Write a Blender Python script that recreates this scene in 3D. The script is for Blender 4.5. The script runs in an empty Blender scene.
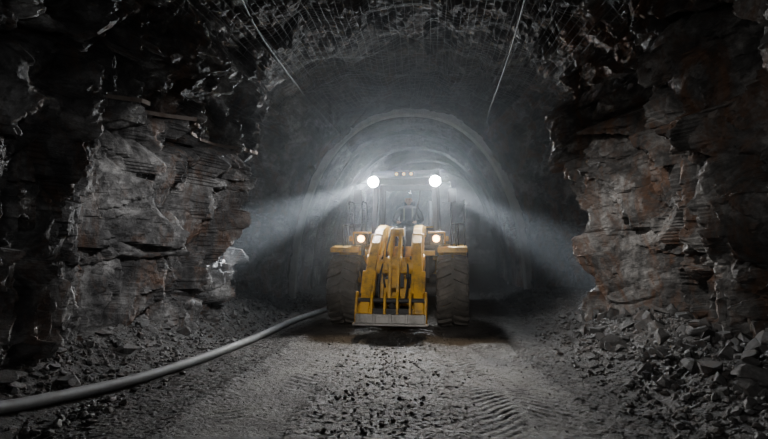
import bpy, math, random
import numpy as np
from mathutils import Vector, Matrix
random.seed(7); rng=np.random.default_rng(11)
S=bpy.context.scene
COL=S.collection

# ------------------------------------------------------------ noise helpers
def hsh(ix,iy,iz,seed):
    n=(ix.astype(np.int64)*374761393+iy.astype(np.int64)*668265263+iz.astype(np.int64)*1442695041+seed*974634777)&0xFFFFFFFF
    n=((n^(n>>13))*1274126177)&0xFFFFFFFF
    n=((n^(n>>15))*2246822519)&0xFFFFFFFF
    n=n^(n>>16)
    return n.astype(np.float64)/4294967295.0
def vnoise(P,sc,seed=0):
    q=P/sc; i=np.floor(q); f=q-i; f=f*f*(3-2*f); i=i.astype(np.int64)
    r=0
    for a in (0,1):
        wx=f[:,0] if a else 1-f[:,0]
        for b in (0,1):
            wy=f[:,1] if b else 1-f[:,1]
            for c in (0,1):
                wz=f[:,2] if c else 1-f[:,2]
                r=r+wx*wy*wz*hsh(i[:,0]+a,i[:,1]+b,i[:,2]+c,seed)
    return r*2-1
def fbm(P,sc,oc=4,seed=0):
    r=0;a=1
    for k in range(oc):
        r=r+a*vnoise(P,sc,seed+k*7); a*=.5; sc*=.5
    return r
def facet(P,sc,seed,jit=.9,tilt=1.0,off=.6,zt=.5):
    q=P/sc; i0=np.floor(q).astype(np.int64)
    best=np.full(len(P),1e9); sec=np.full(len(P),1e9); val=np.zeros(len(P))
    for a in (-1,0,1):
        for b in (-1,0,1):
            for c in (-1,0,1):
                ix=i0[:,0]+a; iy=i0[:,1]+b; iz=i0[:,2]+c
                h1=hsh(ix,iy,iz,seed); h2=hsh(ix,iy,iz,seed+1); h3=hsh(ix,iy,iz,seed+2)
                dx=q[:,0]-(ix+.5+(h1-.5)*jit); dy=q[:,1]-(iy+.5+(h2-.5)*jit); dz=q[:,2]-(iz+.5+(h3-.5)*jit)
                d=dx*dx+dy*dy+dz*dz
                t1=(h1*7.31)%1-.5; t2=(h2*9.17)%1-.5; t3=((h3*5.77)%1-.5)*zt; o=(h1*13.7+h2*3.1)%1-.5
                v=(t1*dx+t2*dy+t3*dz)*2*tilt+o*2*off
                m=d<best
                sec=np.where(m,best,np.minimum(sec,d)); val=np.where(m,v,val); best=np.where(m,d,best)
    return val, np.sqrt(sec)-np.sqrt(best)
def sm(x,a,b):
    t=np.clip((x-a)/(b-a),0,1); return t*t*(3-2*t)

# ------------------------------------------------------------ materials
def newmat(name):
    m=bpy.data.materials.new(name); m.use_nodes=True
    nt=m.node_tree; return m,nt,nt.nodes['Principled BSDF']
def N(nt,t,**k):
    n=nt.nodes.new(t)
    for a,b in k.items():
        if a in n.inputs: n.inputs[a].default_value=b
        else: setattr(n,a,b)
    return n
def ramp(nt,src,pts):
    r=nt.nodes.new('ShaderNodeValToRGB'); e=r.color_ramp.elements
    while len(e)<len(pts): e.new(.5)
    for i,(p,c) in enumerate(pts):
        e[i].position=p; e[i].color=(*c,1) if len(c)==3 else c
    nt.links.new(src,r.inputs[0]); return r
def mixc(nt,fac,a,b,mode='MIX'):
    m=nt.nodes.new('ShaderNodeMix'); m.data_type='RGBA'; m.blend_type=mode
    for s,v in ((m.inputs[0],fac),(m.inputs[6],a),(m.inputs[7],b)):
        if isinstance(v,(int,float)): s.default_value=v
        elif isinstance(v,tuple): s.default_value=(*v,1)
        else: nt.links.new(v,s)
    return m.outputs[2]
def rockmat(name,c0,c1,c2,rust=.5,bump=1.0,rough=.55,scale=1.0,track=False,rp=.51):
    m,nt,b=newmat(name); L=nt.links.new
    tc=N(nt,'ShaderNodeTexCoord')
    n1=N(nt,'ShaderNodeTexNoise',**{'Scale':1.6*scale,'Detail':10.0,'Roughness':.68,'Distortion':.6})
    n2=N(nt,'ShaderNodeTexNoise',**{'Scale':11.0*scale,'Detail':8.0,'Roughness':.72})
    mp=N(nt,'ShaderNodeMapping'); mp.inputs['Scale'].default_value=(1,1,.45)
    n3=N(nt,'ShaderNodeTexNoise',**{'Scale':1.7*scale,'Detail':9.0,'Roughness':.75,'Distortion':1.5})
    vo=N(nt,'ShaderNodeTexVoronoi',**{'Scale':7.0*scale,'feature':'F1'})
    for n in (n1,n2,mp): L(tc.outputs['Object'],n.inputs['Vector'])
    L(mp.outputs[0],n3.inputs['Vector'])
    add=N(nt,'ShaderNodeVectorMath',operation='MULTIPLY_ADD'); L(n2.outputs['Color'],add.inputs[0]); add.inputs[1].default_value=(.25,.25,.25)
    L(tc.outputs['Object'],add.inputs[2]); L(add.outputs[0],vo.inputs['Vector'])
    r1=ramp(nt,n1.outputs['Fac'],[(.34,c0),(.5,c1),(.66,c2)])
    r2=ramp(nt,n2.outputs['Fac'],[(.3,(.4,.4,.4)),(.7,(1.45,1.45,1.45))])
    base=mixc(nt,1.0,r1.outputs[0],r2.outputs[0],'MULTIPLY')
    r3=ramp(nt,n3.outputs['Fac'],[(rp,(0,0,0)),(rp+.14,(rust,)*3)])
    base=mixc(nt,r3.outputs[0],base,(.135,.066,.034))
    if track:
        at=N(nt,'ShaderNodeAttribute',attribute_name='compaction')
        r5=ramp(nt,at.outputs['Fac'],[(0,(0,0,0)),(1,(.75,)*3)])
        base=mixc(nt,r5.outputs[0],base,(.14,.130,.118))
    L(base,b.inputs['Base Color'])
    rr=ramp(nt,n2.outputs['Fac'],[(.3,(rough-.15,)*3),(.7,(rough+.25,)*3)]); L(rr.outputs[0],b.inputs['Roughness'])
    b.inputs['Specular IOR Level'].default_value=.45
    bp=N(nt,'ShaderNodeBump',**{'Strength':.7*bump,'Distance':.05}); L(n2.outputs['Fac'],bp.inputs['Height'])
    bp2=N(nt,'ShaderNodeBump',**{'Strength':.35*bump,'Distance':.05}); L(vo.outputs['Distance'],bp2.inputs['Height']); L(bp.outputs[0],bp2.inputs['Normal'])
    n4=N(nt,'ShaderNodeTexNoise',**{'Scale':60.0*scale,'Detail':4.0,'Roughness':.7}); L(tc.outputs['Object'],n4.inputs['Vector'])
    bp3=N(nt,'ShaderNodeBump',**{'Strength':.4*bump,'Distance':.01}); L(n4.outputs['Fac'],bp3.inputs['Height']); L(bp2.outputs[0],bp3.inputs['Normal'])
    L(bp3.outputs[0],b.inputs['Normal'])
    return m
M_rock=rockmat('rock_face',(.026,.026,.027),(.10,.098,.097),(.35,.345,.335),.7)
M_rockR=rockmat('rock_face_rusty',(.03,.029,.028),(.10,.096,.092),(.31,.30,.285),.8,rp=.48)
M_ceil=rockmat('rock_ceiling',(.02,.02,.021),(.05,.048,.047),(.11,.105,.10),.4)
M_ground=rockmat('gravel_ground',(.030,.030,.029),(.054,.052,.050),(.10,.096,.092),.15,bump=.8,rough=.68,scale=2.2,track=True)
M_rub=rockmat('broken_rock',(.045,.045,.045),(.078,.076,.074),(.145,.142,.138),.3,bump=.6,rough=.65,scale=2)
M_conc=rockmat('shotcrete',(.025,.025,.025),(.045,.045,.045),(.075,.075,.073),.3,bump=.4)

def paint(name,col,rough=.4,dirt=.6,metal=0.0,dcol=(.035,.03,.025)):
    m,nt,b=newmat(name); L=nt.links.new
    tc=N(nt,'ShaderNodeTexCoord')
    n1=N(nt,'ShaderNodeTexNoise',**{'Scale':4.0,'Detail':8.0,'Roughness':.7}); L(tc.outputs['Object'],n1.inputs['Vector'])
    n2=N(nt,'ShaderNodeTexNoise',**{'Scale':25.0,'Detail':5.0,'Roughness':.6}); L(tc.outputs['Object'],n2.inputs['Vector'])
    r=ramp(nt,n1.outputs['Fac'],[(.46,(0,0,0)),(.70,(dirt,)*3)])
    L(mixc(nt,r.outputs[0],col,dcol),b.inputs['Base Color'])
    rr=ramp(nt,n2.outputs['Fac'],[(.3,(rough,)*3),(.7,(min(1,rough+.3),)*3)]); L(rr.outputs[0],b.inputs['Roughness'])
    b.inputs['Metallic'].default_value=metal
    bp=N(nt,'ShaderNodeBump',**{'Strength':.15,'Distance':.01}); L(n2.outputs['Fac'],bp.inputs['Height']); L(bp.outputs[0],b.inputs['Normal'])
    return m
M_yel=paint('yellow_paint',(.56,.30,.010),.36,.9)
M_blk=paint('black_steel',(.014,.014,.015),.45,.5)
M_rub2=paint('tyre_rubber',(.055,.051,.047),.6,.8,dcol=(.14,.125,.11))
M_steel=paint('worn_steel',(.32,.31,.30),.38,.6,metal=.8)
M_chrome=paint('chrome_rod',(.6,.6,.6),.15,.2,metal=1.0)
M_hose=paint('grey_hose_plastic',(.15,.155,.16),.42,.6,dcol=(.07,.065,.06))
M_wire=paint('galvanised_wire',(.15,.15,.15),.5,.3,metal=.3)
M_cable=paint('cable_sheath',(.08,.08,.08),.5,.3)
M_strap=paint('rock_strap_steel',(.20,.17,.15),.5,.9,metal=.3,dcol=(.10,.045,.02))
M_rib=paint('arch_concrete',(.40,.39,.37),.7,.6,dcol=(.18,.18,.17))
M_suit=paint('work_jacket',(.03,.033,.042),.8,.3)
M_skin=paint('skin',(.42,.25,.18),.55,.1)
M_hat=paint('hard_hat_shell',(.30,.31,.32),.35,.2)
M_hair=paint('hair_dark',(.02,.015,.012),.7,.1)
M_refl=paint('reflective_tape',(.16,.16,.13),.4,.2)
def emis(name,col,st):
    m,nt,b=newmat(name); b.inputs['Base Color'].default_value=(*col,1)
    b.inputs['Emission Color'].default_value=(*col,1); b.inputs['Emission Strength'].default_value=st
    n=N(nt,'ShaderNodeTexNoise',Scale=30.0); r=ramp(nt,n.outputs['Fac'],[(.3,(.1,)*3),(.7,(.2,)*3)]); nt.links.new(r.outputs[0],b.inputs['Roughness'])
    return m
M_lamp=emis('lamp_lens_white',(.90,.96,1.0),1500)
M_head=emis('headlamp_lens_warm',(1.0,.50,.17),30)
M_amb=emis('beacon_amber',(1.0,.6,.25),2)
m,nt,b=newmat('cab_glass'); M_glass=m
tr=N(nt,'ShaderNodeBsdfTransparent'); tr.inputs[0].default_value=(.9,.94,.96,1)
gl=N(nt,'ShaderNodeBsdfGlossy',Roughness=.06); mx=N(nt,'ShaderNodeMixShader'); mx.inputs[0].default_value=.04
nt.links.new(tr.outputs[0],mx.inputs[1]); nt.links.new(gl.outputs[0],mx.inputs[2]); nt.links.new(mx.outputs[0],nt.nodes['Material Output'].inputs[0])

# ------------------------------------------------------------ mesh helpers
def np_mesh(name,V,F,mat,smooth=False,parent=None):
    me=bpy.data.meshes.new(name); V=np.asarray(V,dtype=np.float32); F=np.asarray(F,dtype=np.int32)
    me.vertices.add(len(V)); me.vertices.foreach_set('co',V.ravel())
    k=F.shape[1]; me.loops.add(F.size); me.loops.foreach_set('vertex_index',F.ravel())
    me.polygons.add(len(F)); me.polygons.foreach_set('loop_start',np.arange(len(F),dtype=np.int32)*k)
    me.polygons.foreach_set('use_smooth',np.full(len(F),smooth))
    me.update(calc_edges=True); me.validate(); me.materials.append(mat)
    o=bpy.data.objects.new(name,me); COL.objects.link(o)
    if parent: o.parent=parent
    return o
def gridfaces(nr,nc):
    i=np.arange(nr-1)[:,None]*nc+np.arange(nc-1)[None,:]
    i=i.ravel(); return np.stack([i,i+1,i+nc+1,i+nc],1)
class PB:
    def __init__(s): s.v=[]; s.f=[]
    def add(s,v,f):
        o=len(s.v); s.v+= [tuple(x) for x in v]; s.f+=[tuple(i+o for i in q) for q in f]; return s
    def box(s,c,d,rot=None):
        v=[Vector((x*d[0]/2,y*d[1]/2,z*d[2]/2)) for x in(-1,1) for y in(-1,1) for z in(-1,1)]
        if rot is not None:
            R=Matrix.Rotation(rot[0],3,'X') if len(rot)==1 else (Matrix.Rotation(rot[2],3,'Z')@Matrix.Rotation(rot[1],3,'Y')@Matrix.Rotation(rot[0],3,'X'))
            v=[R@p for p in v]
        c=Vector(c); return s.add([p+c for p in v],[(0,1,3,2),(4,6,7,5),(0,4,5,1),(2,3,7,6),(0,2,6,4),(1,5,7,3)])
    def prism(s,prof,x0,x1,shear=0.0,z0=0.0):
        n=len(prof); v=[(x0+shear*(z0-z),y,z) for y,z in prof]+[(x1+shear*(z0-z),y,z) for y,z in prof]
        f=[tuple(range(n)),tuple(range(2*n-1,n-1,-1))]+[(i,i+n,(i+1)%n+n,(i+1)%n) for i in range(n)]
        return s.add(v,f)
    def cyl(s,a,b,r,r2=None,n=20):
        a=Vector(a);b=Vector(b); d=(b-a).normalized(); u=d.orthogonal().normalized(); w=d.cross(u); r2=r if r2 is None else r2
        v=[a+(u*math.cos(t)+w*math.sin(t))*r for t in [2*math.pi*i/n for i in range(n)]]+[b+(u*math.cos(t)+w*math.sin(t))*r2 for t in [2*math.pi*i/n for i in range(n)]]
        return s.add(v,[tuple(range(n-1,-1,-1)),tuple(range(n,2*n))]+[(i,(i+1)%n,(i+1)%n+n,i+n) for i in range(n)])
    def tube(s,pts,r,n=8):
        for a,b in zip(pts[:-1],pts[1:]): s.cyl(a,b,r,n=n)
        return s
    def make(s,name,mat,parent=None,bevel=0,smooth=False):
        me=bpy.data.meshes.new(name); me.from_pydata(s.v,[],s.f); me.update(); me.materials.append(mat)
        o=bpy.data.objects.new(name,me); COL.objects.link(o)
        if parent: o.parent=parent
        if bevel:
            b=o.modifiers.new('bevel','BEVEL'); b.width=bevel; b.segments=2; b.limit_method='ANGLE'; b.angle_limit=math.radians(40)
        if smooth:
            for p in me.polygons: p.use_smooth=len(p.vertices)<=4
        return o
def curve(name,pts,r,mat,parent=None,res=8):
    cu=bpy.data.curves.new(name,'CURVE'); cu.dimensions='3D'; cu.bevel_depth=r; cu.bevel_resolution=4; cu.resolution_u=res; cu.use_fill_caps=True
    sp=cu.splines.new('NURBS'); sp.points.add(len(pts)-1); sp.use_endpoint_u=True; sp.order_u=4
    for i,p in enumerate(pts): sp.points[i].co=(*p,1)
    cu.materials.append(mat); o=bpy.data.objects.new(name,cu); COL.objects.link(o)
    if parent: o.parent=parent
    return o

# ------------------------------------------------------------ tunnel shape
def cxf(y): return .1+.65*sm(y,4,14)+.012*np.maximum(0,y-14)**2
def prof(y):
    t=sm(y,12.4,14.4)
    return 4.15+(3.45-4.15)*t, 6.25+(5.75-6.25)*t, 2.9+(2.25-2.9)*t
_th=np.linspace(0,math.pi,4000); _c=np.cos(_th); _s=np.sin(_th)
_x=-4.1*np.sign(_c)*np.abs(_c)**(2/2.7); _z=6.2*np.abs(_s)**(2/2.7)
_al=np.concatenate([[0],np.cumsum(np.hypot(np.diff(_x),np.diff(_z)))]); _al/=_al[-1]
def tunnel(s,y,detail=True,inset=0.0):
    th=np.interp(s,_al,_th); c=np.cos(th); sn=np.abs(np.sin(th)); w,H,n=prof(y)
    x=-w*np.sign(c)*np.abs(c)**(2/n); z=H*sn**(2/n)
    gx=np.sign(x)*np.abs(x/w)**(n-1)/w; gz=(z/H)**(n-1)/H; g=np.hypot(gx,gz)+1e-9; nx=-gx/g; nz=-gz/g
    X=x+cxf(y); Z=z-.3
    P=np.stack([X,y,Z],1)
    A=1-.86*sm(y,12.6,14.3); cz=1-.5*sm(Z,4.2,5.6)
    G=lambda a,b,wd: b*np.exp(-((y-a)/wd)**2)
    left=x<0; low=1-.5*sm(Z,3.5,5.5)
    bl=G(9.3,.7,.7)+G(7.9,.35,.4)+G(5.6,.3,.8)-G(11.6,.35,1.2)-G(7.0,.3,.5)+G(3,.1,1)
    br=G(8.9,.95,.6)+G(6.0,.55,.7)-G(7.4,.35,.5)-G(11.6,.35,1.2)
    D=np.where(left,bl,br)*low*A*sm(np.abs(x),1.5,3.5)
    wp=np.stack([fbm(P,1.1,3,51),fbm(P,1.1,3,61),fbm(P,1.1,3,71)],1)
    Q=P+wp*.14; Q2=Q*np.array([1,1,.5])
    f1,e1=facet(Q2,1.25,3,tilt=1.9,off=.4); D=D+f1*.38*A*cz
    f0,e0=facet(Q2+8.1,.68,43,tilt=2.1,off=.4,zt=.4); D=D+f0*.24*A*cz
    f2,e2=facet(Q*np.array([1,1,.55])+3.3,.34,13,tilt=2.2,off=.4,zt=.4); D=D+f2*.13*A*cz
    D=D-.18*np.exp(-(e1/.05)**2)*A
    if detail:
        Q3=P+wp*.05
        f3,e3=facet(Q3*np.array([1,1,.6])+1.7,.16,23,tilt=2.0,off=.35,zt=.5); D=D+f3*.05*(.15+.85*A)
        f4,e4=facet(Q3+4.7,.08,33,tilt=1.6,off=.3,zt=.8); D=D+f4*.018*(.2+.8*A)
        D=D-.05*np.exp(-(e0/.05)**2)*A
        D=D+fbm(P,.5,5,91)*.02
    D=D+inset
    return np.stack([X+nx*D,y,Z+nz*D],1)
ys=[]; yy=.8
while yy<40: ys.append(yy); yy+=.017 if yy<14.6 else .15
ys=np.array(ys)
def shell(name,s0,s1,ns,mat):
    s=np.linspace(s0,s1,ns); Sg,Yg=np.meshgrid(s,ys); V=tunnel(Sg.ravel(),Yg.ravel())
    return np_mesh(name,V,gridfaces(len(ys),ns),mat,False)
shell('wall_left',0,.34,260,M_rock)
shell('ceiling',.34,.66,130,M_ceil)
shell('wall_right',.66,1,260,M_rockR)
pe=PB(); yb=39.5; c0=float(cxf(np.array(yb)))
F=gridfaces(30,30); xs=np.linspace(c0-5,c0+5,30); zs=np.linspace(-.5,7,30)
XX,ZZ=np.meshgrid(xs,zs); P=np.stack([XX.ravel(),np.full(900,yb),ZZ.ravel()],1); P[:,1]+=facet(P,1.2,5)[0]*.4
np_mesh('wall_back',P,F,M_rock)

def strap(name,side,z0,z1,y0,y1,w=.06):
    n=60; yy=np.linspace(y0,y1,n); out=[]
    ss=np.linspace(.04,.34,160) if side<0 else np.linspace(.66,.96,160)
    for i,yv in enumerate(yy):
        P=tunnel(ss,np.full(160,yv),False,.0); zt=z0+(z1-z0)*i/(n-1)
        k=np.argmin(np.abs(P[:,2]-zt)); out.append((P[k,0],yv,zt))
    out=np.array(out)
    x=out[:,0].copy()
    for _ in range(6): x[1:-1]=np.maximum(x[1:-1],(x[:-2]+x[2:])/2) if side<0 else np.minimum(x[1:-1],(x[:-2]+x[2:])/2)
    x=x-side*.05
    V=[];d=-side*.02
    for i in range(n):
        V+=[(x[i],yy[i],out[i,2]-w/2),(x[i]+d,yy[i],out[i,2]-w/2),(x[i]+d,yy[i],out[i,2]+w/2),(x[i],yy[i],out[i,2]+w/2)]
    p=PB(); f=[(0,1,2,3),tuple((n-1)*4+q for q in(3,2,1,0))]
    for i in range(n-1):
        for q in range(4): f.append((i*4+q,i*4+(q+1)%4,(i+1)*4+(q+1)%4,(i+1)*4+q))
    p.add(V,f)
    for i in range(4,n,11): p.cyl((x[i]-d*3,yy[i],out[i,2]),(x[i]+d*2.5,yy[i],out[i,2]),.035,n=8)
    p.make(name,M_strap)
strap('rock_strap',-1,3.7,3.2,6.6,10.0)

# ------------------------------------------------------------ ground
def rutL(y): return -1.35+.55*sm(y,3.5,10)
def rutR(y): return 1.3+0*y
def ground_h(x,y,fine=True):
    xc=x-cxf(y)*.9
    P=np.stack([x,y,0*x],1)
    bl=sm(-xc,2.95,4.2)*.42; br=sm(xc,2.3,3.9)*.5
    h=(bl+br)*(1-.5*sm(y,12,16))
    h=h+.025*fbm(P,1.3,3,5)
    inr=0
    for f,wd in ((rutL(y),.45),(rutR(y),.5)):
        d=(x-f)/wd; m=np.exp(-d**4); h=h-.03*m; inr=inr+m
        h=h+.018*np.exp(-((np.abs(d)-1.25)/.2)**2)
        if fine:
            ph=(y+ .75*np.abs(x-f)+.02*fbm(P,.3,2,77))/.115; ch=sm(np.abs((ph%1)-.5),.08,.36)
            br_=sm(vnoise(P,.5,44),-.5,.5)*(1-np.exp(-(d/.1)**2))
            h=h+m*ch*.010*br_
    if fine:
        road=1-sm(np.abs(xc),2.0,2.9)
        h=h+fbm(P,.18,4,15)*.008*(1-.4*inr)
        h=h+facet(P+9,.05,8)[0]*.006*(1-.5*inr)+facet(P+5,.12,18)[0]*.009*(1-road*.4)*(1-.6*inr)
    return h
gx=np.linspace(-5.2,6.0,680); gy=[]; yy=.8
while yy<40: gy.append(yy); yy*=1+.0024 if yy<15 else 1.02
gy=np.array(gy); GX,GY=np.meshgrid(gx,gy); GXr=GX+np.where(GY>14,.012*np.maximum(GY-14,0)**2,0)
xr_,yr_=GXr.ravel(),GY.ravel()
h=ground_h(xr_,yr_)
fl=np_mesh('floor',np.stack([xr_,yr_,h],1),gridfaces(len(gy),len(gx)),M_ground)
cm=np.exp(-((xr_-rutL(yr_))/.5)**4)+np.exp(-((xr_-rutR(yr_))/.55)**4)
cm=np.clip(cm*(.7+.55*fbm(np.stack([xr_,yr_,0*xr_],1),.5,4,66)),0,1)
at=fl.data.attributes.new('compaction','FLOAT','POINT'); at.data.foreach_set('value',cm.astype(np.float32))

# ------------------------------------------------------------ rubble
import bmesh
def rockvars(sub,k,seed0,nc=9,lo=.45,hi=.85):
    out=[]
    for q in range(k):
        bm=bmesh.new(); bmesh.ops.create_icosphere(bm,subdivisions=sub,radius=1)
        V=np.array([v.co[:] for v in bm.verts]); Fc=np.array([[v.index for v in f.verts] for f in bm.faces]); bm.free()
        r2=np.random.default_rng(seed0+q)
        for _ in range(nc):
            nrm=r2.normal(size=3); nrm/=np.linalg.norm(nrm); d0=r2.uniform(lo,hi)
            dd=V@nrm; V=V-np.outer(np.maximum(0,dd-d0),nrm)
        V*=r2.uniform(.6,1.3,3)*np.array([1,1,.8]); out.append((V,Fc))
    return out
small=rockvars(2,10,200)
def scatter(name,pos,size,variants,mat,sink=.25):
    VV=[];FF=[];o=0
    for (x,y,z),sz in zip(pos,size):
        V,Fc=variants[rng.integers(len(variants))]
        a=rng.uniform(0,6.28,3); R=np.array(Matrix.Rotation(a[0],3,'Z')@Matrix.Rotation(rng.normal()*.5,3,'X'))
        VV.append((V*sz)@R.T+np.array([x,y,z+sz*sink])); FF.append(Fc+o); o+=len(V)
    return np_mesh(name,np.concatenate(VV),np.concatenate(FF),mat)
hp=[(-4.0,2.9),(-3.62,3.6),(-3.34,4.25),(-3.12,4.95),(-2.84,5.7),(-2.57,6.45),(-2.27,7.55),(-2.03,8.8),(-1.86,10.0),(-1.62,11.0),(-1.36,11.9),(-1.25,12.8),(-1.35,14.0),(-1.6,16.0)]
hy=np.array([p[1] for p in hp]); hx=np.array([p[0] for p in hp])
def place(n,xfun,yr,szfun):
    y=yr[0]+(yr[1]-yr[0])*rng.random(n)**1.5
    x=xfun(n,y); sz=szfun(n); z=ground_h(x,y,False)
    ok=np.abs(x-np.interp(y,hy,hx))>.12+sz
    ok&=~((np.abs(x-.4)<1.6)&(y>8.7)&(y<15.2)&(sz>.02))
    return np.stack([x,y,z],1)[ok],sz[ok]
def bankx(n,y):
    L=rng.random(n)<.45; u=rng.random(n)**.75
    return cxf(y)*.9+np.where(L,-(2.6+1.45*u),2.2+1.85*u)
P1,z1=place(420,bankx,(2.5,15),lambda n:.05+.09*rng.random(n)**3)
far=np.abs(P1[:,0]-cxf(P1[:,1]))>2.75
P5,z5=place(240,lambda n,y:cxf(y)+2.7+1.4*rng.random(n)**.7,(3.4,10),lambda n:.06+.15*rng.random(n)**2.6)
P6,z6=place(40,lambda n,y:cxf(y)-3.5-.6*rng.random(n),(4.5,10),lambda n:.08+.14*rng.random(n)**2.2)
scatter('rubble_boulders',np.concatenate([P1[far],P5,P6]),np.concatenate([z1[far],z5,z6]),rockvars(4,14,100,12,.32,.66),M_rub)
P2,z2=place(14000,bankx,(2.5,16),lambda n:.010+.045*rng.random(n)**4)
P3,z3=place(2200,lambda n,y:rng.normal(size=n)*.34+.0,(2.5,12),lambda n:.005+.024*rng.random(n)**3)
P4,z4=place(5500,lambda n,y:rng.uniform(-2.9,2.9,n),(2.5,14),lambda n:.004+.013*rng.random(n)**5)
scatter('gravel_stones',np.concatenate([P2,P3,P4]),np.concatenate([z2,z3,z4]),small,M_rub)

hz=[float(ground_h(np.array([a]),np.array([b]),False)[0])+.06 for a,b in hp]
curve('water_hose',[(a,b,c) for (a,b),c in zip(hp,hz)],.060,M_hose,res=12)

# ------------------------------------------------------------ arch ribs
def rib(name,y,wd,th,mat,ins=.0):
    s=np.linspace(0,1,90); yy=np.full(90,y); th_=np.interp(s,_al,_th)
    def loop(yv,inset):
        w,H,n=prof(np.full(90,yv)); w=w-inset; H=H-inset; c=np.cos(th_); sn=np.abs(np.sin(th_))
        return np.stack([-w*np.sign(c)*np.abs(c)**(2/n)+cxf(np.full(90,y)),np.full(90,yv),H*sn**(2/n)-.3],1)
    Ls=[loop(y,-.15+ins),loop(y,th+ins),loop(y+wd,th+ins),loop(y+wd,-.15+ins)]
    V=np.concatenate(Ls); F=[]
    for k in range(4):
        a=k*90; b=((k+1)%4)*90
        i=np.arange(89); F.append(np.stack([a+i,a+i+1,b+i+1,b+i],1))
    return np_mesh(name,V,np.concatenate(F),mat,False)
rib('arch_rib',14.5,.35,.16,M_rib)
for yv in (17.5,20.5,23.5,27): rib('arch_rib',yv,.22,.10,M_conc)

# ------------------------------------------------------------ netting
def net(name,s0,s1,y0,y1,st=.11):
    ns=int((s1-s0)*14.5/st); ny=int((y1-y0)/st)
    Sg,Yg=np.meshgrid(np.linspace(s0,s1,ns),np.linspace(y0,y1,ny)); V=tunnel(Sg.ravel(),Yg.ravel(),False,.14)
    V2=V.reshape(ny,ns,3).copy()
    for _ in range(2): V2[1:-1,1:-1]=(V2[1:-1,1:-1]*2+V2[:-2,1:-1]+V2[2:,1:-1]+V2[1:-1,:-2]+V2[1:-1,2:])/6
    o=np_mesh(name,V2.reshape(-1,3),gridfaces(ny,ns),M_wire)
    w=o.modifiers.new('wire','WIREFRAME'); w.thickness=.011; w.use_replace=True; w.use_even_offset=False
    return o
net('rock_netting',.30,.70,6.5,13.6)
curve('hanging_cable',[(-2.1,7.0,5.3),(-2.2,8.2,5.2),(-1.9,9.3,4.9),(-1.75,10.2,4.75),(-1.9,11.5,5.1),(-2.0,13,5.2)],.015,M_cable)
curve('hanging_cable',[(2.2,7.5,5.6),(2.35,8.8,5.4),(2.3,9.6,4.9),(2.25,10.6,4.5),(2.3,11.6,4.3),(2.7,12.8,4.5),(2.9,14.4,4.7)],.016,M_cable)

# ------------------------------------------------------------ wheel loader
W=bpy.data.objects.new('wheel_loader',None); COL.objects.link(W)
W.location=(.31,10.25,-.03); W.rotation_euler=(0,0,math.radians(-8))
def tyre(name,cx0,cy,cz,R=.69,wd=.60):
    hw=wd/2; Vv=[];Ff=[]
    pr=[(-hw*.72,R*.56),(-hw*.93,R*.62),(-hw,R*.78),(-hw*.97,R*.86),(-hw*.82,R*.91),(0,R*.925),(hw*.82,R*.91),(hw*.97,R*.86),(hw,R*.78),(hw*.93,R*.62),(hw*.72,R*.56)]
    n=64; m=len(pr)
    for i in range(n):
        a=2*math.pi*i/n
        for x,r in pr: Vv.append((cx0+x,cy+r*math.cos(a),cz+r*math.sin(a)))
    for i in range(n):
        for j in range(m-1): Ff.append((i*m+j,((i+1)%n)*m+j,((i+1)%n)*m+j+1,i*m+j+1))
    p=PB(); p.add(Vv,Ff)
    nl=20
    for sd in(-1,1):
        for i in range(nl):
            a0=2*math.pi*(i+(.5 if sd>0 else 0))/nl
            st=[(sd*.02,R*.88,R*1.0,.0),(sd*hw*.5,R*.88,R*1.0,.10),(sd*hw*.93,R*.85,R*.985,.17),(sd*hw*1.03,R*.73,R*.86,.18)]
            v=[]
            for x,r0,r1,da in st:
                hwid=.07 
                for r,aa in ((r0,a0+da-hwid),(r1,a0+da-hwid*.8),(r1,a0+da+hwid*.8),(r0,a0+da+hwid)):
                    v.append((cx0+x,cy+r*math.cos(aa),cz+r*math.sin(aa)))
            f=[(0,1,2,3),(12,15,14,13)]
            for k in range(3):
                for q in range(4): f.append((k*4+q,k*4+(q+1)%4,(k+1)*4+(q+1)%4,(k+1)*4+q))
            p.add(v,f)
    o=p.make(name,M_rub2,W); return o
def rim(name,cx0,cy,cz,R=.69,wd=.6,sd=1):
    p=PB(); p.cyl((cx0-wd*.36,cy,cz),(cx0+wd*.36,cy,cz),R*.57,n=40)
    p.cyl((cx0+sd*wd*.30,cy,cz),(cx0+sd*wd*.42,cy,cz),R*.60,R*.56,n=40)
    p.cyl((cx0+sd*wd*.3,cy,cz),(cx0+sd*wd*.52,cy,cz),R*.25,R*.2,n=24)
    for k in range(10):
        a=k*math.pi/5; p.cyl((cx0+sd*wd*.35,cy+R*.4*math.cos(a),cz+R*.4*math.sin(a)),(cx0+sd*wd*.46,cy+R*.4*math.cos(a),cz+R*.4*math.sin(a)),.025,n=6)
    p.make(name,M_yel,W,.008)
k=0
for cy in (0,3.0):
    for sd in(-1,1):
        k+=1; tyre('tyre_%d'%k,sd*1.05,cy,.70); rim('rim_%d'%k,sd*1.05,cy,.70,sd=sd)
p=PB()
for cy in(0,3.0):
    p.cyl((-.85,cy,.7),(.85,cy,.7),.13); p.cyl((-.3,cy,.7),(.3,cy,.7),.2,.2); p.cyl((0,cy-.28,.7),(0,cy+.3,.7),.24,.16)
p.box((0,1.3,.75),(.5,.9,.35)); p.box((0,2.2,.85),(.9,1.6,.5)); p.cyl((0,1.35,.5),(0,1.35,1.4),.12)
p.make('axles',M_blk,W,.01)
fp=[(-.5,.5),(-.35,.42),(.6,.42),(1.15,.6),(1.15,1.3),(.85,1.70),(.7,1.92),(.42,1.94),(.25,1.75),(.0,1.35),(-.42,1.0)]
p=PB()
for sd in(-1,1): p.prism(fp,sd*.29-.035,sd*.29+.035)
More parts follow.
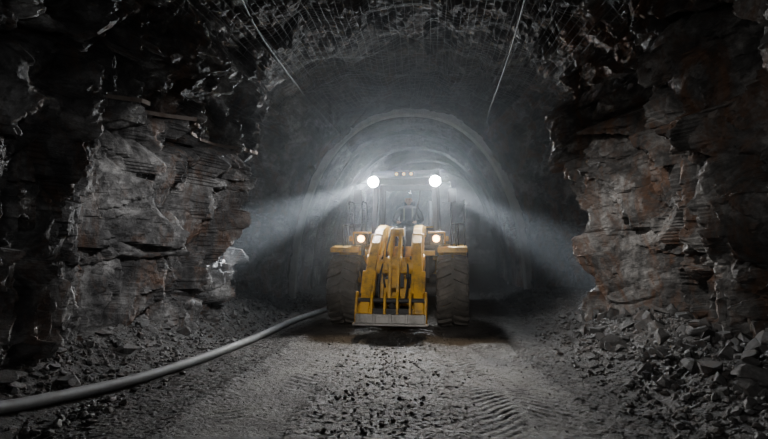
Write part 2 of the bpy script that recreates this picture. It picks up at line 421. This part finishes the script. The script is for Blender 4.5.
p.box((0,.05,1.12),(.58,.06,.5),(-.6,0,0)); p.box((0,-.35,.7),(.58,.08,.45)); p.box((0,.9,1.1),(.6,.08,.9)); p.box((0,.2,.45),(.58,1.2,.06))
p.make('front_frame',M_yel,W,.015)
p=PB()
for sd in(-1,1):
    v=[];n=12; r0,r1=.80,.84; x0=sd*.78; x1=sd*1.33
    A=[math.radians(a) for a in np.linspace(35,112,n)]
    for a in A:
        for x,r in((x0,r0),(x1,r0),(x1,r1),(x0,r1)): v.append((x,r*math.cos(a),.7+r*math.sin(a)+.03))
    f=[(0,1,2,3),tuple((n-1)*4+q for q in(3,2,1,0))]
    for i in range(n-1):
        for q in range(4): f.append((i*4+q,i*4+(q+1)%4,(i+1)*4+(q+1)%4,(i+1)*4+q))
    p.add(v,f)
    p.box((sd*1.05,-.33,1.49),(.56,.05,.10)); p.box((sd*.62,.2,1.42),(.5,.12,.1))
p.make('front_fenders',M_yel,W,.01)
p=PB(); q=PB(); y2=PB()
for sd in(-1,1):
    p.box((sd*.74,-.12,1.70),(.27,.18,.22)); p.box((sd*.74,0,1.52),(.07,.07,.3)); p.box((sd*.58,.1,1.62),(.3,.06,.06))
    q.cyl((sd*.74,-.21,1.71),(sd*.74,-.235,1.71),.066,n=24)
    y2.box((sd*.74,-.05,1.83),(.32,.3,.04)); y2.box((sd*.90,-.05,1.72),(.03,.3,.24))
    y2.box((sd*.95,-.22,1.71),(.06,.05,.1))
p.make('headlamp_housings',M_blk,W,.01); q.make('headlamp_lenses',M_head,W); y2.make('headlamp_guards',M_yel,W,.01)
ap=[(.66,1.85),(.60,1.97),(.42,2.0),(-.1,1.90),(-.55,1.63),(-.95,1.15),(-1.28,.66),(-1.38,.42),(-1.28,.26),(-1.1,.30),(-.94,.56),(-.66,.92),(-.36,1.22),(.06,1.48),(.5,1.70)]
SH=.07
p=PB()
for sd in(-1,1):
    X=.37; p.prism(ap,sd*X-.085,sd*X+.085,sd*SH,2.0)
    def ax(z): return sd*(X+SH*(2.0-z))
    for (yv,zv,r) in((.52,1.86,.12),(-.57,1.25,.16),(-1.22,.42,.13)): p.cyl((ax(zv)-.12,yv,zv),(ax(zv)+.12,yv,zv),r)
    p.box((ax(.9),-1.02,.90),(.25,.13,.46),(-.55,0,0)); p.box((ax(1.6),-.45,1.60),(.24,.05,.55),(-.78,0,0))
p.cyl((-.42,-.62,1.18),(.42,-.62,1.18),.135,n=24); p.box((0,-.6,1.18),(.44,.34,.22))
for sd in(-1,1): p.prism([(-.45,1.05),(-.6,1.02),(-.82,1.12),(-.72,1.36),(-.5,1.36)],sd*.165-.035,sd*.165+.035)
p.make('lift_arms',M_yel,W,.018)
bc=[(-.42,1.88),(-.3,1.9),(-.26,1.8),(-.5,1.45),(-.62,1.2),(-.78,.92),(-.92,.62),(-.86,.5),(-.98,.48),(-1.06,.62),(-1.0,.9),(-.88,1.3),(-.66,1.6)]
p=PB(); p.prism(bc,-.10,-.045); p.prism(bc,.045,.10)
for (yv,zv,r) in((-.35,1.83,.08),(-.72,1.24,.14),(-.95,.58,.09)): p.cyl((-.13,yv,zv),(.13,yv,zv),r)
p.box((0,-.82,.98),(.1,.1,.4),(-.4,0,0))
p.make('bellcrank',M_yel,W,.012)
p=PB();q=PB()
p.cyl((0,.55,1.66),(0,-.0,1.75),.085); q.cyl((0,0,1.75),(0,-.33,1.82),.045)
for sd in(-1,1):
    p.cyl((sd*.21,.35,.78),(sd*.22,-.2,1.0),.08); q.cyl((sd*.22,-.2,1.0),(sd*.24,-.55,1.2),.042); p.cyl((sd*.24-.07,-.55,1.2),(sd*.24+.07,-.55,1.2),.07)
p.cyl((0,-.95,.58),(0,-1.25,.52),.055); p.box((0,-.62,.95),(.3,.04,.3))
p.make('hydraulic_cylinders',M_blk,W,.005); q.make('cylinder_rods',M_chrome,W)
cp=[(-1.2,.28),(-1.42,.24),(-1.46,.32),(-1.38,.66),(-1.3,.78),(-1.18,.76),(-1.14,.6)]
p=PB()
for sd in(-1,1):
    p.prism(cp,sd*.47+.11,sd*.47+.15); p.prism(cp,sd*.47-.16,sd*.47-.12)
p.prism(cp,-.13,-.09);p.prism(cp,.09,.13)
p.make('quick_coupler',M_yel,W,.012)
p=PB(); p.cyl((-.6,-1.27,.62),(.6,-1.27,.62),.045); p.box((0,-1.3,.44),(1.1,.07,.10)); p.make('coupler_shaft',M_blk,W,.01)
p=PB(); p.box((0,-1.42,.32),(1.22,.09,.17)); p.box((0,-1.5,.245),(1.28,.18,.035)); 
for x in(-.56,-.28,0,.28,.56): p.box((x,-1.475,.33),(.05,.05,.17))
p.make('coupler_crossbar',M_steel,W,.008)
H=[[(.06,.5,1.9),(.1,.1,2.02),(.12,-.3,1.8),(.16,-.5,1.5),(.14,-.62,1.3)],[(-.06,.5,1.9),(-.12,.0,2.04),(-.16,-.35,1.75),(-.2,-.55,1.45),(-.18,-.6,1.3)],
[(.2,.3,1.3),(.24,-.2,1.45),(.27,-.5,1.0),(.24,-.45,.75),(.2,-.2,.7)],[(-.2,.3,1.3),(-.24,-.2,1.45),(-.27,-.5,1.0),(-.24,-.45,.75),(-.2,-.2,.7)],
[(.22,-.65,1.3),(.27,-.95,1.05),(.27,-1.15,.75),(.22,-1.25,.6)],[(-.22,-.65,1.3),(-.27,-.95,1.05),(-.27,-1.15,.75),(-.22,-1.25,.6)]]
for i,hh in enumerate(H): curve('hydraulic_hose_%d'%(i+1),hh,.018,M_blk,W)
p=PB()
p.prism([(2.65,1.2),(4.75,1.2),(4.85,1.5),(4.75,1.85),(4.5,2.0),(2.75,2.05)],-.68,.68)
p.box((0,4.75,1.0),(1.9,.35,.7))
for sd in(-1,1):
    p.prism([(1.35,1.42),(1.35,1.52),(2.0,1.56),(3.7,1.6),(3.9,1.25),(3.85,1.2),(3.6,1.5),(2.3,1.5),(2.1,1.1),(2.0,1.1),(2.05,1.45)],sd*1.02-.33,sd*1.02+.33)
    p.box((sd*1.02,1.38,1.44),(.66,.06,.18))
p.make('engine_hood_and_platforms',M_yel,W,.02)
p=PB(); p.box((0,2.5,1.1),(1.1,3.2,.45)); 
for sd in(-1,1):
    p.box((sd*.92,1.72,1.15),(.42,.6,.55))
    for zz in(.5,.78,1.06,1.3): p.box((sd*1.2,1.42,zz),(.34,.22,.035))
    for dx in(-.17,.17): p.box((sd*1.2+dx,1.42,.95),(.03,.2,1.0))
p.make('rear_frame_and_steps',M_blk,W,.01)
p=PB()
for sd in(-1,1):
    for xx in(1.02,1.32):
        p.tube([(sd*xx,1.33,1.5),(sd*xx,1.33,2.48),(sd*xx,1.42,2.58),(sd*xx,1.9,2.58),(sd*xx,2.0,2.5),(sd*xx,2.0,1.55)],.022)
    p.tube([(sd*1.02,1.33,2.05),(sd*1.32,1.33,2.05)],.018)
    p.tube([(sd*1.17,1.33,1.5),(sd*1.17,1.33,2.05)],.018)
    p.tube([(sd*1.32,1.33,2.05),(sd*1.32,2.0,2.05)],.018)
    p.tube([(sd*1.12,-.1,1.55),(sd*1.12,-.1,1.98),(sd*1.12,.3,1.98),(sd*1.12,.3,1.5)],.015)
    p.tube([(sd*.78,1.15,2.95),(sd*1.0,1.0,2.95),(sd*1.03,1.0,2.75)],.015); p.box((sd*1.04,1.0,2.66),(.17,.05,.3))
p.make('handrails_and_mirrors',M_blk,W)
p=PB()
p.box((0,1.87,1.47),(1.5,1.55,.12))
p.box((0,1.1,1.70),(1.36,.06,.42)); p.box((0,2.6,1.75),(1.4,.06,.5))
for sd in(-1,1):
    p.box((sd*.72,1.85,1.7),(.05,1.5,.42))
    def post(x0,y0,z0,x1,y1,z1,w=.075):
        a=Vector((x0,y0,z0));b2=Vector((x1,y1,z1)); v=[]
        for c in(a,b2):
            for dx,dy in((-1,-1),(1,-1),(1,1),(-1,1)): v.append((c.x+dx*w/2,c.y+dy*w/2,c.z))
        p.add(v,[(3,2,1,0),(4,5,6,7)]+[(i,(i+1)%4,(i+1)%4+4,i+4) for i in range(4)])
    post(sd*.70,1.10,1.5,sd*.64,1.16,3.08,.11); post(sd*.72,1.95,1.5,sd*.66,1.95,3.08,.06); post(sd*.72,2.6,1.5,sd*.66,2.5,3.08,.1)
p.box((0,1.14,3.0),(1.3,.08,.16)); p.box((0,2.5,3.0),(1.3,.08,.14))
p.make('cab_frame',M_blk,W,.012)
p=PB()
rf=[(.92,3.06),(.95,3.14),(1.15,3.24),(2.5,3.24),(2.68,3.14),(2.68,3.06)]
p.prism(rf,-.76,.76); p.make('cab_roof',M_blk,W,.03)
p=PB()
p.add([(-.66,1.11,1.9),(.66,1.11,1.9),(.61,1.16,3.0),(-.61,1.16,3.0)],[(0,1,2,3)])
p.add([(-.66,2.58,2.0),(.66,2.58,2.0),(.61,2.5,3.0),(-.61,2.5,3.0)],[(3,2,1,0)])
for sd in(-1,1): p.add([(sd*.72,1.12,1.9),(sd*.72,2.58,1.9),(sd*.66,2.5,3.0),(sd*.66,1.17,3.0)],[(0,1,2,3)])
p.make('cab_windows',M_glass,W)
p=PB(); p.tube([(.1,1.07,1.92),(.3,1.09,2.55)],.012); p.box((.3,1.085,2.5),(.02,.02,.6),(0,.15,0)); p.make('wiper',M_blk,W)
p=PB();q=PB();r_=PB()
LX=[(-.68,.93,2.97),(.68,.93,2.97)]
for x,yv,zv in LX:
    p.cyl((x,yv+.10,zv),(x,yv,zv),.08,.125,n=24); p.box((x,yv+.12,zv+.06),(.05,.06,.16)); p.cyl((x,yv,zv),(x,yv-.012,zv),.128,n=24)
    q.cyl((x,yv-.013,zv),(x,yv-.03,zv),.108,n=28)
for x in(-.16,.0,.16):
    p.box((x,.93,3.13),(.13,.1,.1)); r_.cyl((x,.878,3.13),(x,.87,3.13),.03,n=16)
p.make('work_lamp_housings',M_blk,W,.005); q.make('work_lamp_lenses',M_lamp,W); r_.make('roof_marker_lamps',M_amb,W)
p=PB()
for sd in(-1,1): p.cyl((sd*.55,2.72,3.0),(sd*.55,2.8,3.0),.06,.09,n=20)
p.make('rear_lamp_housings',M_blk,W)
p=PB(); p.box((0,2.0,1.86),(.5,.5,.12)); p.box((0,2.24,2.2),(.46,.1,.62),(-.12,0,0)); p.box((0,2.28,2.58),(.26,.08,.16)); p.box((0,2.02,1.67),(.35,.35,.3))
p.make('driver_seat',M_blk,W,.03)
p=PB(); p.cyl((0,1.3,1.55),(0,1.5,2.03),.04); n=28; c=Vector((0,1.52,2.06)); R=Matrix.Rotation(math.radians(25),3,'X')
pts=[tuple(c+R@Vector((.19*math.cos(2*math.pi*i/n),.19*math.sin(2*math.pi*i/n),0))) for i in range(n+1)]
p.tube(pts,.016); 
for a in(0,2.1,4.2): p.cyl(tuple(c),tuple(c+R@Vector((.19*math.cos(a+1.57),.19*math.sin(a+1.57),0))),.013,n=8)
p.box((0,1.28,1.9),(.6,.16,.16)); p.make('steering_column',M_blk,W,.004)
p=PB(); p.cyl((.45,3.6,2.0),(.45,3.6,2.75),.06); p.make('exhaust_stack',M_blk,W,.01)

# ------------------------------------------------------------ operator
O=bpy.data.objects.new('machine_operator',None); COL.objects.link(O); O.location=W.location; O.rotation_euler=W.rotation_euler
def skin(name,verts,edges,mat,sub=2):
    me=bpy.data.meshes.new(name); me.from_pydata([v[:3] for v in verts],edges,[]); me.materials.append(mat)
    o=bpy.data.objects.new(name,me); COL.objects.link(o); o.parent=O
    o.modifiers.new('skin','SKIN'); 
    for i,v in enumerate(verts):
        r=v[3] if isinstance(v[3],tuple) else (v[3],v[3]); me.skin_vertices[0].data[i].radius=r
        me.skin_vertices[0].data[i].use_root=(i==0)
    s=o.modifiers.new('sub','SUBSURF'); s.levels=sub; s.render_levels=sub
    for mo in o.modifiers:
        if mo.type=='SKIN': mo.use_smooth_shade=True
    return o
vb=[(0,2.06,2.0,(.18,.14)),(0,2.08,2.16,(.17,.13)),(0,2.07,2.32,(.20,.14)),(0,2.05,2.44,(.15,.10)),(0,2.03,2.53,.062)]
eb=[(0,1),(1,2),(2,3),(3,4)]
for sd in(-1,1):
    i=len(vb); vb+=[(sd*.18,2.06,2.41,.085),(sd*.26,1.98,2.33,.075),(sd*.33,1.88,2.16,.060),(sd*.27,1.72,2.12,.050),(sd*.2,1.60,2.12,.040)]
    eb+=[(3,i),(i,i+1),(i+1,i+2),(i+2,i+3),(i+3,i+4)]
    i=len(vb); vb+=[(sd*.11,1.96,1.99,.1),(sd*.17,1.68,2.02,.085),(sd*.2,1.5,1.97,.075),(sd*.19,1.43,1.78,.06),(sd*.18,1.42,1.62,.05)]
    eb+=[(0,i),(i,i+1),(i+1,i+2),(i+2,i+3),(i+3,i+4)]
skin('body_in_work_clothes',vb,eb,M_suit)
for sd in(-1,1):
    skin('boot_'+('left' if sd>0 else 'right'),[(sd*.18,1.44,1.60,.055),(sd*.18,1.40,1.575,.05),(sd*.18,1.28,1.565,.045),(sd*.18,1.2,1.56,.035)],[(0,1),(1,2),(2,3)],M_blk,1)
    hv=[(sd*.2,1.60,2.12,.028),(sd*.195,1.56,2.115,(.036,.022)),(sd*.19,1.535,2.105,(.038,.02))]; he=[(0,1),(1,2)]
    skin('palm_'+('left' if sd>0 else 'right'),hv,he,M_skin)
    for j in range(4):
        ox=(j-1.5)*.019; Ln=[.85,1,.95,.75][j]; b0=Vector((sd*.19+ox,1.535,2.115))
        skin('finger_%s_%d'%('left' if sd>0 else 'right',j+1),[(*b0,.010),(b0.x,b0.y-.04*Ln,b0.z+.008,.0095),(b0.x,b0.y-.06*Ln,b0.z-.022,.009),(b0.x,b0.y-.045*Ln,b0.z-.045,.008)],[(0,1),(1,2),(2,3)],M_skin,1)
    b0=Vector((sd*.16,1.57,2.105)); skin('thumb_'+('left' if sd>0 else 'right'),[(*b0,.012),(b0.x-sd*.02,b0.y-.03,b0.z-.01,.011),(b0.x-sd*.02,b0.y-.055,b0.z-.02,.009)],[(0,1),(1,2)],M_skin,1)
bm=bmesh.new(); bmesh.ops.create_uvsphere(bm,u_segments=32,v_segments=24,radius=1)
for v in bm.verts:
    x,y,z=v.co
    w=.078*(1-.22*max(0,-z)**1.3); 
    yy_=y*.098; 
    if z<-.2 and y>0: yy_*=1-.35*(-z)
    zz_=z*.118
    if y<-.5:
        nose=math.exp(-(x/.16)**2-((z+.12)/.22)**2)*.022; yy_-=nose
        for ex in(-.38,.38): yy_+=math.exp(-((x-ex)/.17)**2-((z-.05)/.13)**2)*.012
        yy_-=math.exp(-(x/.3)**2-((z+.5)/.08)**2)*.006
        yy_-=math.exp(-(x/.3)**2-((z+.85)/.15)**2)*.008
    v.co=(x*w,yy_,zz_)
me=bpy.data.meshes.new('head'); bm.to_mesh(me); bm.free(); me.materials.append(M_skin)
for pl in me.polygons: pl.use_smooth=True
hd=bpy.data.objects.new('head',me); COL.objects.link(hd); hd.parent=O; hd.location=(0,2.0,2.645)
p=PB()
for sd in(-1,1): p.box((sd*.08,2.01,2.64),(.018,.035,.06))
p.make('ears',M_skin,O,.008)
p=PB()
for sd in(-1,1): p.cyl((sd*.03,1.915,2.652),(sd*.03,1.908,2.652),.011,n=12)
p.make('eyes',M_hair,O)
pv=[];pf=[];n=32
prr=[(.118,.0,1.0),(.100,.004,1),(.1,.03,1),(.092,.065,1),(.072,.095,1),(.04,.113,1),(.001,.118,1)]
for (r,z,_) in prr:
    for i in range(n):
        a=2*math.pi*i/n; fr=1.15+(.22 if (r>.11) else 0)*max(0,-math.sin(a))
        pv.append((r*math.cos(a)*.95,2.0+r*math.sin(a)*fr,2.685+z))
for k2 in range(len(prr)-1):
    for i in range(n): pf.append((k2*n+i,k2*n+(i+1)%n,(k2+1)*n+(i+1)%n,(k2+1)*n+i))
PB().add(pv,pf).make('hard_hat',M_hat,O,smooth=True)
p=PB(); 
for sd in(-1,1): p.box((sd*.1,1.925,2.3),(.035,.012,.30),(-.05,0,0))
p.make('reflective_strips',M_refl,O,.004)

# ------------------------------------------------------------ dust haze
hz_=PB(); hz_.box((1.5,24.2,3),(16,31,8)); hzo=hz_.make('dust_haze_air',M_conc)
m=bpy.data.materials.new('dust_haze'); m.use_nodes=True; nt=m.node_tree; nt.nodes.remove(nt.nodes['Principled BSDF'])
vs=N(nt,'ShaderNodeVolumeScatter'); vs.inputs['Density'].default_value=.018; vs.inputs['Anisotropy'].default_value=.35; vs.inputs['Color'].default_value=(.88,.94,1,1)
nt.links.new(vs.outputs[0],nt.nodes['Material Output'].inputs['Volume']); hzo.data.materials.clear(); hzo.data.materials.append(m)

# ------------------------------------------------------------ lights
Wm=Matrix.Translation(W.location)@Matrix.Rotation(math.radians(-8),4,'Z')
def spot(name,loc,tgt,power,ang,col=(.85,.93,1),blend=.5,r=.05,local=False,parent=None):
    l=bpy.data.lights.new(name,'SPOT'); l.energy=power; l.spot_size=math.radians(ang); l.spot_blend=blend; l.color=col; l.shadow_soft_size=r
    o=bpy.data.objects.new(name,l); COL.objects.link(o)
    loc=Vector(loc); tgt=Vector(tgt)
    if local: loc=Wm@loc
    o.matrix_world=Matrix.Translation(loc)@(tgt-loc).to_track_quat('-Z','Y').to_matrix().to_4x4()
    return o
def par(o):
    mw=o.matrix_world.copy(); o.parent=W; o.matrix_parent_inverse=Wm.inverted(); o.matrix_basis=mw
    return o
for i,(x,yv,zv) in enumerate(LX):
    par(spot('work_lamp_forward_%d'%(i+1),(x,yv-.07,zv),((-1.2 if i==0 else 1.4),4.8,0),480,80,col=(.97,.97,1),blend=1,local=True))
    tg=(-3.6,9.2,1.3) if i==0 else (3.9,10.0,1.2)
    par(spot('work_lamp_side_%d'%(i+1),(x,yv-.07,zv),tg,10500 if i==0 else 8000,26,col=(.88,.94,1),blend=1,r=.04,local=True))
    par(spot('headlamp_beam_%d'%(i+1),(-.74 if i==0 else .74,-.3,1.71),((-1 if i==0 else 1.2),4,0),90,100,col=(1,.75,.45),blend=.8,local=True))
    par(spot('rear_work_lamp_%d'%(i+1),(-.55 if i==0 else .55,2.88,3.0),((-.4 if i==0 else 2.0),17,.6),340,90,col=(.8,.9,1),blend=1,local=True))
dl=bpy.data.lights.new('cab_fill_light','POINT'); dl.energy=5; dl.color=(.85,.93,1); dl.shadow_soft_size=.05  # added fill inside the cab to light the operator, no real fitting
do=bpy.data.objects.new('cab_fill_light',dl); COL.objects.link(do); do.parent=W; do.location=(.0,2.46,2.88)
spot('fill_spot_left',(1.3,4.8,4.7),(-3.8,8.2,1.2),1150,42,col=(.98,.97,.98),blend=1,r=.05)  # added fill above the frame, brightens the left rock face
spot('fill_spot_right',(-.4,4.8,4.7),(4.0,7.9,1.2),1150,44,col=(1,.97,.94),blend=1,r=.05)  # same kind of added out-of-frame fill, for the right rock face
spot('fill_spot_near_left',(1.2,1.0,3.4),(-3.9,5.2,1.6),75,60,col=(.95,.97,1),blend=1,r=.1)  # weak added fill from the camera side for the near left wall
spot('fill_spot_near_right',(-1.2,1.0,3.4),(4.1,5.4,1.4),210,56,col=(1,.98,.96),blend=1,r=.1)  # added fill from the camera side for the near right wall
spot('fill_spot_centre',(-.1,.6,2.6),(.35,10,.8),1150,23,col=(1,.96,.9),blend=.9,r=.15)  # added fill over the camera, lifts the loader front and tyres
spot('fill_spot_ceiling',(0,1.5,1.4),(0.2,10.5,5.9),90,52,col=(.97,.97,1),blend=1,r=.3)  # added low fill so ceiling rock and netting show, no lamp there
w=bpy.data.worlds.new('mine_dark'); S.world=w; w.use_nodes=True; w.node_tree.nodes['Background'].inputs[0].default_value=(.02,.025,.03,1); w.node_tree.nodes['Background'].inputs[1].default_value=.2

cd=bpy.data.cameras.new('camera'); cd.lens=24; cd.sensor_width=36; cd.clip_end=200
co=bpy.data.objects.new('camera',cd); COL.objects.link(co); co.location=(0,0,1.6); co.rotation_euler=(math.radians(92.6),0,0); S.camera=co
